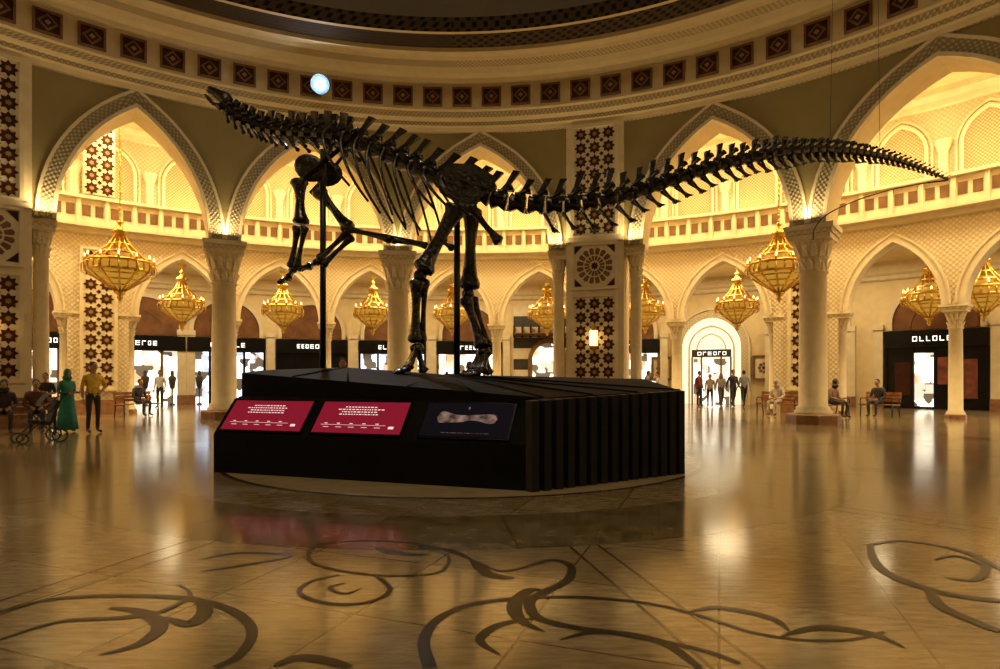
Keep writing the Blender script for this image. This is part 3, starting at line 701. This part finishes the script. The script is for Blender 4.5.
def standfoot(c, base, fwd):
    fwd = fwd.normalized(); sd = Vector((-fwd.y, fwd.x, 0))
    mb.ell(c, (.12,.12,.08), BONE)
    for k in range(5):
        o = sd*(k-2)*.09; p0 = c+o*.6; p1 = Vector((c.x, c.y, 0))+o+fwd*.16; p1.z = base+.11; p2 = p1+fwd*.12; p2.z = base+.06; p3 = p2+fwd*.13; p3.z = base+.02
        bone(p0, p1, .045, seg=7); bone(p1, p2, .042, seg=7); mb.tube([p2, p2.lerp(p3, .4), p3], [.052, .042, .01], BONE, 7)
    bone(c, Vector((c.x, c.y, base+.05))-fwd*.12, .055)
standfoot(W(417,348,9.85), 1.43, Vector((-1,-.35,0))); standfoot(W(484,352,10.2), 1.40, Vector((-.6,-.5,0)))
mb.build('dinosaur_skeleton')
mb = MB()
for x, yt, dd, zb in ((323, 150, 10.95, 1.40), (457, 190, 10.1, 1.35)):
    p = W(x, yt, dd); mb.tube([(p.x, p.y, zb), (p.x, p.y, p.z)], .055, STEEL, 10); mb.lathe([(.2, 0), (.2, .03), (.07, .05)], (p.x, p.y, zb+.03), 16, STEEL)
mb.tube([W(323,165,10.95), W(335,140,11)], .03, STEEL, 6); mb.tube([W(323,165,10.95), W(310,175,10.8)], .03, STEEL, 6)
mb.build('support_post')
mb = MB()
for (x, y, dd, tz) in ((830,150,10.9,12.2),(880,156,11.4,12.1)):
    p = W(x, y, dd); mb.tube([p, Vector((p.x+1.2, p.y+2.0, tz))], .004, STEEL, 4)
mb.build('suspension_cable')

# ------------------------------------------------------------ chandeliers
def chand(Lc, R=.95):
    m = MB()
    m.lathe([(R-.04, -.2), (R+.06, -.16), (R+.03, -.1)], (0,0,0), 32, GOLD); m.lathe([(R+.03, .12), (R+.08, .16), (R+.04, .22), (R-.05, .2)], (0,0,0), 32, GOLD)
    m.lathe([(R, -.1), (R, .12)], (0,0,0), 32, AMBER)
    for k in range(24):
        a = 2*pi*k/24; c = Vector((cos(a), sin(a), 0))
        m.tube([c*(R+.03)-Z*.12, c*(R+.03)+Z*.14], .03, GOLD, 5)
        if k % 2 == 0:
            q = c*(R+.02); m.lathe([(.0, .2), (.05, .22), (.055, .28), (.03, .3)], q, 8, GOLD); m.lathe([(.03, .28), (.03, .38), (.0, .43)], q, 8, GLOW)
            m.tube([c*(R-.02)+Z*.18, c*.66*R+Z*.46, c*.34*R+Z*.78, c*.10+Z*1.2], .03, GOLD, 5)
            m.tube([c*(R-.02)+Z*.2, c*(R+.12)+Z*.02, c*(R+.10)-Z*.24, c*(R-.04)-Z*.30], [.02,.03,.025,.006], GOLD, 5)
            m.tube([c*R-Z*.16, c*.72*R-Z*.40, c*.40*R-Z*.62, c*.1-Z*.84], .035, GOLD, 5)
    for zr, rr_ in ((-.28, .84), (-.45, .62), (-.62, .38)):
        m.lathe([(rr_*R+.02, zr-.03), (rr_*R+.05, zr), (rr_*R+.0, zr+.03)], (0,0,0), 32, GOLD)
    for zr, rr_ in ((.46, .66), (.78, .34)):
        m.lathe([(rr_*R+.0, zr-.04), (rr_*R+.04, zr), (rr_*R+.0, zr+.04)], (0,0,0), 32, GOLD)
    m.lathe([(R-.04, -.17), (.69*R, -.37), (.37*R, -.58), (.1, -.78)], (0,0,0), 32, AMBER)
    m.lathe([(.12, -.78), (.18, -.86), (.06, -.98), (.10, -1.05), (0, -1.2)], (0,0,0), 12, GOLD)
    m.lathe([(.28, .22), (.30, .5), (.22, .62)], (0,0,0), 16, AMBER)
    m.lathe([(.05, .4), (.12, 1.1), (.26, 1.2), (.24, 1.3), (.12, 1.36), (.06, 1.5), (.12, 1.56), (.03, 1.65)], (0,0,0), 16, GOLD)
    m.tube([(0,0,-.7), (0,0,Lc)], .022, GOLD, 6)
    m.lathe([(.03, Lc-.25), (.16, Lc-.08), (.2, Lc)], (0,0,0), 16, GOLD)
    zz = 1.7
    while zz < Lc-.3: m.ell((0,0,zz), (.045,.045,.07), GOLD, nu=6, nv=4); zz += .18
    return m
ch1 = chand(6.6, 1.0).build('chandelier'); ch2 = chand(1.95, .88).build('chandelier')
WARM = (1.0, .74, .36)
def light(kind, name, loc, power, size=.2, col=WARM, rot=None):
    l = bpy.data.lights.new(name, kind); l.energy = power; l.color = col
    if kind == 'AREA': l.shape = 'DISK'; l.size = size
    else: l.shadow_soft_size = size
    o = bpy.data.objects.new(name, l); o.location = loc; bpy.context.scene.collection.objects.link(o)
    if rot: o.rotation_euler = rot
    return o
def xy(px, R):
    t = (px-500)/F; a = 1+t*t; b_ = 2*(t*(-CX))-2*CY; c = CX*CX+CY*CY-R*R
    z = (-b_+sqrt(b_*b_-4*a*c))/(2*a); return (t*z, z)
f1 = True
for px in (120, 779):
    x, y = xy(px, 19.6); loc = (x, y, 5.2)
    if f1: ch1.location = loc; f1 = False
    else: inst(ch1, 'chandelier', loc)
    light('POINT', 'chandelier_lamp', (x, y, 7.1), 50, .04)
f1 = True
for px, R in ((182,26.6), (283,26.6), (373,26.6), (452,26.6), (547,26.6), (645,26.6), (737,26.6), (929,28.3), (984,27.6), (-20,26.6)):
    x, y = xy(px, R); loc = (x, y, 4.75)
    if f1: ch2.location = loc; f1 = False
    else: inst(ch2, 'chandelier', loc)
for ph in range(-84, 96, 12):
    light('AREA', 'aisle_fill', pol(ph, 20.2, 11.6), 380, 1.4)  # added fill to brighten the aisle, not a known ceiling fixture
    light('AREA', 'gallery_cove_lamp', pol(ph+6, 23.3, 7.25), 105, .8, rot=(pi, 0, 0))
    light('AREA', 'corridor_fill', pol(ph+3, 26.5, 6.6), 190, 2.6, col=(1, .78, .44))  # added fill for the shop corridor, beyond its chandeliers
light('AREA', 'dome_fill', (CX, CY, 16.5), 480, 5, col=(1, .78, .46))  # invented soft fill for the rotunda, high in the dome
for ph in range(110, 270, 30): light('AREA', 'aisle_fill', pol(ph, 18.5, 9.5), 450, 1.5)  # same added aisle fill, behind the camera
for e in edges: light('AREA', 'capital_fill', pol(e, Ri-.35, 6.1), 27, .25, rot=(pi, 0, 0))  # added upward fill, hidden on the capitals, brightens cornice and wall
# bright spotlight on the cornice
LENS = emis('spot_lens', (.80, .90, 1), 120); HALO = emis('spot_glare_halo', (.12, .25, .9), .9)  # blue glowing ring imitates the glare halo around the lens
sp = MB(); c = W(320, 84, 19.6)
sp.lathe([(.30, .0), (.32, .02), (.32, .05), (.0, .06)], (0, 0, 0), 20, STEEL); sp.lathe([(.29, -.005), (.17, .0)], (0, 0, 0), 20, HALO); sp.lathe([(.17, -.005), (.12, -.05), (.0, -.08)], (0, 0, 0), 16, LENS); sp.lathe([(.30, .05), (.2, .4), (.0, .42)], (0, 0, 0), 16, STEEL)
so = sp.build('spotlight'); so.location = c; so.rotation_euler = (Vector((.05, -1, -.35))).to_track_quat('-Z', 'Y').to_euler()
l = bpy.data.lights.new('spotlight_beam', 'SPOT'); l.energy = 1500; l.color = (.85, .9, 1); l.spot_size = .9; l.spot_blend = .5; l.shadow_soft_size = .08
lo = bpy.data.objects.new('spotlight_beam', l); bpy.context.scene.collection.objects.link(lo); lo.location = c+Vector((0, -.25, -.1)); lo.rotation_euler = (W(440,200,10)-c).to_track_quat('-Z', 'Y').to_euler()

# ------------------------------------------------------------ people
cmats = {}
def cm(c, r=.7):
    if c not in cmats: cmats[c] = mat('cloth_%d' % len(cmats), c, r, var=.2, scale=12)
    return cmats[c]
SKIN = mat('skin', (.42, .22, .12), .5, var=.08); 
def person(name, x, y, heading, pose='stand', H=1.75, top=(.1,.1,.1), bottom=(.03,.03,.04), hair=(.01,.008,.006), shoes=(.02,.02,.02), robe=False, scarf=None, sleeves=True, arms='down', seat=.45):
    J = {'neck': (0,.0,1.47), 'hb': (0,-.015,1.57), 'chest': (0,.0,1.33), 'belly': (0,0,1.12), 'pel': (0,0,.97)}
    for sg, S in ((-1,'L'), (1,'R')):
        J['sh'+S] = (sg*.185, .0, 1.40); J['el'+S] = (sg*.24, .03, 1.12); J['wr'+S] = (sg*.25, -.05, .87); J['hip'+S] = (sg*.095, 0, .92)
        J['kn'+S] = (sg*.105, -.02, .50); J['an'+S] = (sg*.11, .02, .085); J['to'+S] = (sg*.13, -.16, .035)
        if arms == 'bent': J['wr'+S] = (sg*.14, -.26, 1.12)
        if arms == 'hips' and sg > 0: J['el'+S] = (.33, .08, 1.16); J['wr'+S] = (.17, -.02, 1.02)
    if pose == 'walk':
        J['knL'] = (-.1,-.16,.52); J['anL'] = (-.1,-.24,.10); J['toL'] = (-.11,-.42,.06); J['knR'] = (.1,.05,.5); J['anR'] = (.1,.30,.13); J['toR'] = (.11,.16,.035)
        J['wrL'] = (-.25,.14,.90); J['wrR'] = (.25,-.2,.92); J['elL'] = (-.24,.12,1.13)
    if pose == 'sit':
        dz = -(.97-(seat+.09)); 
        for k in J:
            if k[:2] in ('ne','hb','ch','be','pe','sh','hi') : J[k] = (J[k][0], J[k][1], J[k][2]+dz)
        J['neck'] = (0,-.06,J['neck'][2]); J['hb'] = (0,-.11,J['hb'][2]); J['chest'] = (0,-.02,J['chest'][2])
        for sg, S in ((-1,'L'), (1,'R')):
            J['sh'+S] = (sg*.185,-.03,1.40+dz); J['el'+S] = (sg*.25,-.08,1.13+dz); J['wr'+S] = (sg*.13,-.32,1.06+dz)
            J['hip'+S] = (sg*.10,-.02,seat+.09); J['kn'+S] = (sg*.13,-.46,seat+.07); J['an'+S] = (sg*.12,-.42,.085); J['to'+S] = (sg*.13,-.60,.035)
    rad = {'pel': (.155,.115), 'belly': (.145,.105), 'chest': (.165,.115), 'neck': (.06,.06), 'hb': (.052,.052), 'sh': (.068,.068), 'el': (.046,.046), 'wr': (.03,.03), 'hip': (.095,.095), 'kn': (.06,.06), 'an': (.042,.042), 'to': (.04,.03)}
    names = list(J); E = [('pel','belly'),('belly','chest'),('chest','neck'),('neck','hb')]
    for S in 'LR': E += [('chest','sh'+S),('sh'+S,'el'+S),('el'+S,'wr'+S),('pel','hip'+S),('hip'+S,'kn'+S),('kn'+S,'an'+S),('an'+S,'to'+S)]
    me = bpy.data.meshes.new('tmp'); me.from_pydata([J[k] for k in names], [(names.index(a), names.index(b_)) for a, b_ in E], [])
    o = bpy.data.objects.new('tmp', me); bpy.context.scene.collection.objects.link(o)
    o.modifiers.new('s', 'SKIN'); ss = o.modifiers.new('u', 'SUBSURF'); ss.levels = 1
    for i, k in enumerate(names):
        key = k if k in rad else k[:-1]; me.skin_vertices[0].data[i].radius = rad[key]; me.skin_vertices[0].data[i].use_root = (k == 'pel')
    dg = bpy.context.evaluated_depsgraph_get(); ev = o.evaluated_get(dg); em = ev.to_mesh()
    b = MB()
    for v in em.vertices: b.vert(v.co)
    topm, botm, shm, hairm = cm(top), cm(bottom), cm(shoes, .4), cm(hair, .6)
    def seg(p, a, c_):
        a, c_ = Vector(a), Vector(c_); ab = c_-a; t_ = max(0, min(1, (p-a).dot(ab)/ab.length_squared)); return (p-(a+ab*t_)).length
    for f in em.polygons:
        best = min(E, key=lambda e: seg(f.center, J[e[0]], J[e[1]]))
        k = best[1]; mm = topm
        if k == 'hb': mm = SKIN
        elif k[:2] == 'wr' and not sleeves: mm = SKIN
        elif k[:2] in ('kn','an') or k[:3] == 'hip': mm = botm
        elif k[:2] == 'to': mm = shm
        b.face(list(f.vertices), mm, True)
    ev.to_mesh_clear(); bpy.data.objects.remove(o)
    hb = Vector(J['hb']); hc = hb+Vector((0,-.02,.085))
    b.ell(hc, (.075,.095,.118), SKIN, nu=14, nv=10); b.ell(hc+Vector((0,-.03,-.06)), (.052,.06,.055), SKIN, nu=10, nv=6)
    b.tube([hc+Vector((0,-.09,.015)), hc+Vector((0,-.112,-.02)), hc+Vector((0,-.092,-.03))], [.007,.013,.008], SKIN, 6)
    for sg in (-1, 1):
        b.ell(hc+Vector((sg*.03,-.086,.008)), (.012,.007,.007), cm((.8,.78,.75)), nu=6, nv=4); b.ell(hc+Vector((sg*.03,-.092,.008)), (.006,.004,.006), cm((.01,.01,.01)), nu=6, nv=4)
        b.ell(hc+Vector((sg*.03,-.088,.027)), (.018,.006,.004), hairm, nu=6, nv=4); b.ell(hc+Vector((sg*.077,0,-.005)), (.01,.02,.03), SKIN, nu=6, nv=5)
    b.ell(hc+Vector((0,-.088,-.052)), (.024,.008,.008), cm((.3,.08,.06)), nu=8, nv=4)
    if scarf:
        sc_ = cm(scarf); b.ell(hc+Vector((0,.018,.014)), (.095,.105,.13), sc_, nu=14, nv=10); b.ell(hc+Vector((0,.03,-.12)), (.12,.11,.10), sc_, nu=12, nv=8)
    else:
        b.ell(hc+Vector((0,.016,.028)), (.083,.094,.105), hairm, nu=14, nv=10)
    for S, sg in (('L',-1),('R',1)):
        el, wr = Vector(J['el'+S]), Vector(J['wr'+S]); dr = (wr-el).normalized(); side = Vector((-sg, 0, 0)); side = (side-dr*side.dot(dr)).normalized(); nrm = dr.cross(side)*sg
        pc = wr+dr*.055; M3 = Matrix((nrm, side, dr)).transposed()
        b.ell(pc, (.042,.017,.055), SKIN, M3, nu=10, nv=6)
        for k in range(4):
            f0 = pc+nrm*(-.028+.019*k)+dr*.038; ln = (.062,.074,.07,.055)[k]
            b.tube([f0, f0+dr*ln*.45+side*.006, f0+dr*ln*.8+side*.02, f0+dr*ln+side*.034], [.0095,.009,.008,.006], SKIN, 6)
        f0 = wr+dr*.03-nrm*.03; b.tube([f0, f0+dr*.025-nrm*.022, f0+dr*.055-nrm*.026+side*.01], [.012,.010,.007], SKIN, 6)
    if robe:
        rm = cm(top); rows = []
        for (z_, rx, ry) in ((1.15,.165,.125),(.97,.185,.15),(.7,.20,.18),(.4,.23,.22),(.08,.27,.26),(.07,.24,.23)):
            rows.append([b.vert((rx*cos(2*pi*k/28)*(1+(.06*(1.15-z_))*sin(7*2*pi*k/28)), ry*sin(2*pi*k/28)*(1+(.08*(1.15-z_))*sin(7*2*pi*k/28+1)), z_)) for k in range(28)])
        for j in range(5):
            for k in range(28): b.face((rows[j][k], rows[j][(k+1)%28], rows[j+1][(k+1)%28], rows[j+1][k]), rm, True)
    ob = b.build(name); ob.location = (x, y, 0); ob.rotation_euler = (0, 0, heading); k = H/1.75; 
    if pose != 'sit': ob.scale = (k, k, k)
    return ob
FP = G
person('standing_man', *FP(93,433), radians(60), top=(.66,.42,.035), bottom=(.02,.02,.025), H=1.76, sleeves=False, arms='hips')
person('standing_woman', *FP(67,432), radians(75), top=(.01,.17,.13), bottom=(.01,.17,.13), robe=True, scarf=(.012,.16,.12), H=1.58, arms='bent')
person('standing_person', *FP(46,428), radians(20), top=(.02,.018,.02), H=1.5, arms='bent')
person('walking_man', *FP(733,407), radians(5), 'walk', top=(.02,.02,.02), H=1.75)
person('walking_woman', *FP(721,406), radians(-10), 'walk', top=(.45,.38,.32), bottom=(.1,.1,.12), H=1.62, scarf=(.3,.25,.2))
person('walking_man', *FP(744,407), radians(180), 'walk', top=(.3,.3,.32), H=1.72)
person('standing_man', *FP(699,406), radians(30), top=(.25,.05,.05), H=1.7)
person('standing_woman', *FP(710,407), radians(-30), top=(.4,.35,.3), H=1.55)
person('standing_man', *FP(648,407), radians(90), top=(.2,.2,.25), H=1.7); person('standing_man', *FP(658,408), radians(-90), top=(.5,.45,.4), H=1.65)
person('standing_man', *FP(160,408), radians(0), top=(.6,.6,.62), H=1.72)
person('standing_man', (343-500)/F*13.4, 13.4, radians(10), top=(.05,.03,.03), H=1.80); person('standing_man', (470-500)/F*13.4, 13.4, radians(200), top=(.03,.03,.04), H=1.72)
WOOD = mat('bench_wood', (.30, .12, .04), .35, var=.3, scale=5)
def bench(name, x, y, heading, w=1.5):
    b = MB()
    for j in range(4): b.box((0, -.17+j*.115, .435), (w, .10, .03), WOOD)
    for j in range(3): b.box((0, .25+j*.02, .58+j*.12), (w, .025, .10), WOOD)
    for sx in (-w/2+.06, w/2-.06):
        b.box((sx, .02, .405), (.05, .5, .03), STEEL)
        b.tube([(sx,-.2,0),(sx,-.18,.4)], .022, STEEL, 6); b.tube([(sx,.3,0),(sx,.22,.42),(sx,.32,.88)], .022, STEEL, 6)
        b.tube(cr([(sx,-.18,.4),(sx,-.21,.62),(sx,-.05,.66),(sx,.26,.64)], 4), .018, STEEL, 6)
    o = b.build(name); o.location = (x, y, 0); o.rotation_euler = (0, 0, heading)
def seated(px, py, h, **k):
    x, y = FP(px, py); fx, fy = sin(h), -cos(h); bx, by = x-fx*.45, y-fy*.45
    person(k.pop('name', 'seated_man'), bx, by, h, 'sit', **k); return bx, by
bx, by = seated(147, 416, radians(70), top=(.03,.03,.04)); bench('bench', bx, by, radians(70))
bx, by = seated(772, 416, radians(-50), top=(.6,.52,.42), bottom=(.5,.42,.33), name='seated_woman', scarf=(.5,.42,.35)); bench('bench', bx, by, radians(-50))
bx, by = seated(845, 418, radians(30), top=(.25,.16,.12), name='seated_woman', scarf=(.02,.02,.02)); bench('bench', bx, by, radians(30))
bx, by = seated(872, 417, radians(-60), top=(.02,.02,.025)); bench('bench', bx, by, radians(-60), 1.2)
bx, by = seated(4, 434, radians(40), top=(.04,.02,.03), name='seated_woman', scarf=(.02,.02,.02)); bench('bench', bx+.3*cos(radians(40)), by+.3*sin(radians(40)), radians(40), 1.6)
person('seated_man', bx+.64*cos(radians(40)), by+.64*sin(radians(40)), radians(40), 'sit', top=(.10,.03,.02))
b = MB(); TY = cm((.015,.015,.018))
for sx in (-.24, .24):
    for yy, rr_ in ((-.35, .1), (.3, .14)):
        b.tube([(sx, yy+rr_*cos(2*pi*k/14), rr_+rr_*sin(2*pi*k/14)) for k in range(15)], .018, TY, 6); b.tube([(sx-.03,yy,rr_),(sx+.03,yy,rr_)], .03, STEEL, 6)
    b.tube([(sx,-.35,.1),(sx,.0,.5),(sx,.35,.95),(sx,.45,1.0)], .013, STEEL, 6); b.tube([(sx,.3,.14),(sx,-.1,.6)], .013, STEEL, 6)
b.tube([(-.24,.45,1.0),(.24,.45,1.0)], .018, TY, 6)
b.hexa([(-.2,-.25,.42),(.2,-.25,.42),(.2,.15,.36),(-.2,.15,.36)], [(-.2,-.25,.5),(.2,-.25,.5),(.2,.15,.44),(-.2,.15,.44)], TY)
b.hexa([(-.2,.12,.40),(.2,.12,.40),(.2,.18,.40),(-.2,.18,.40)], [(-.2,.27,.9),(.2,.27,.9),(.2,.33,.88),(-.2,.33,.88)], TY)
for k in range(6):
    a0, a1 = radians(10+k*20), radians(30+k*20)
    b.poly([(-.23,.3-.38*cos(a0)*.9,.72+.35*sin(a0)),(.23,.3-.38*cos(a0)*.9,.72+.35*sin(a0)),(.23,.3-.38*cos(a1)*.9,.72+.35*sin(a1)),(-.23,.3-.38*cos(a1)*.9,.72+.35*sin(a1))], TY)
so = b.build('stroller'); so.location = (*FP(40,442), 0); so.rotation_euler = (0,0,radians(-40))

# ------------------------------------------------------------ camera + world
sc_ = bpy.context.scene
sc_.view_settings.view_transform = 'Standard'
w = bpy.data.worlds.new('World'); sc_.world = w; w.use_nodes = True
w.node_tree.nodes['Background'].inputs[0].default_value = (.03, .02, .01, 1)
cam = bpy.data.cameras.new('Camera'); cam.lens = F/1000*36; cam.sensor_width = 36; cam.shift_y = (HY-334.5)/1000; cam.clip_end = 200
co = bpy.data.objects.new('Camera', cam); co.location = (0, 0, CAMH); co.rotation_euler = (pi/2, 0, 0); sc_.collection.objects.link(co)
sc_.camera = co
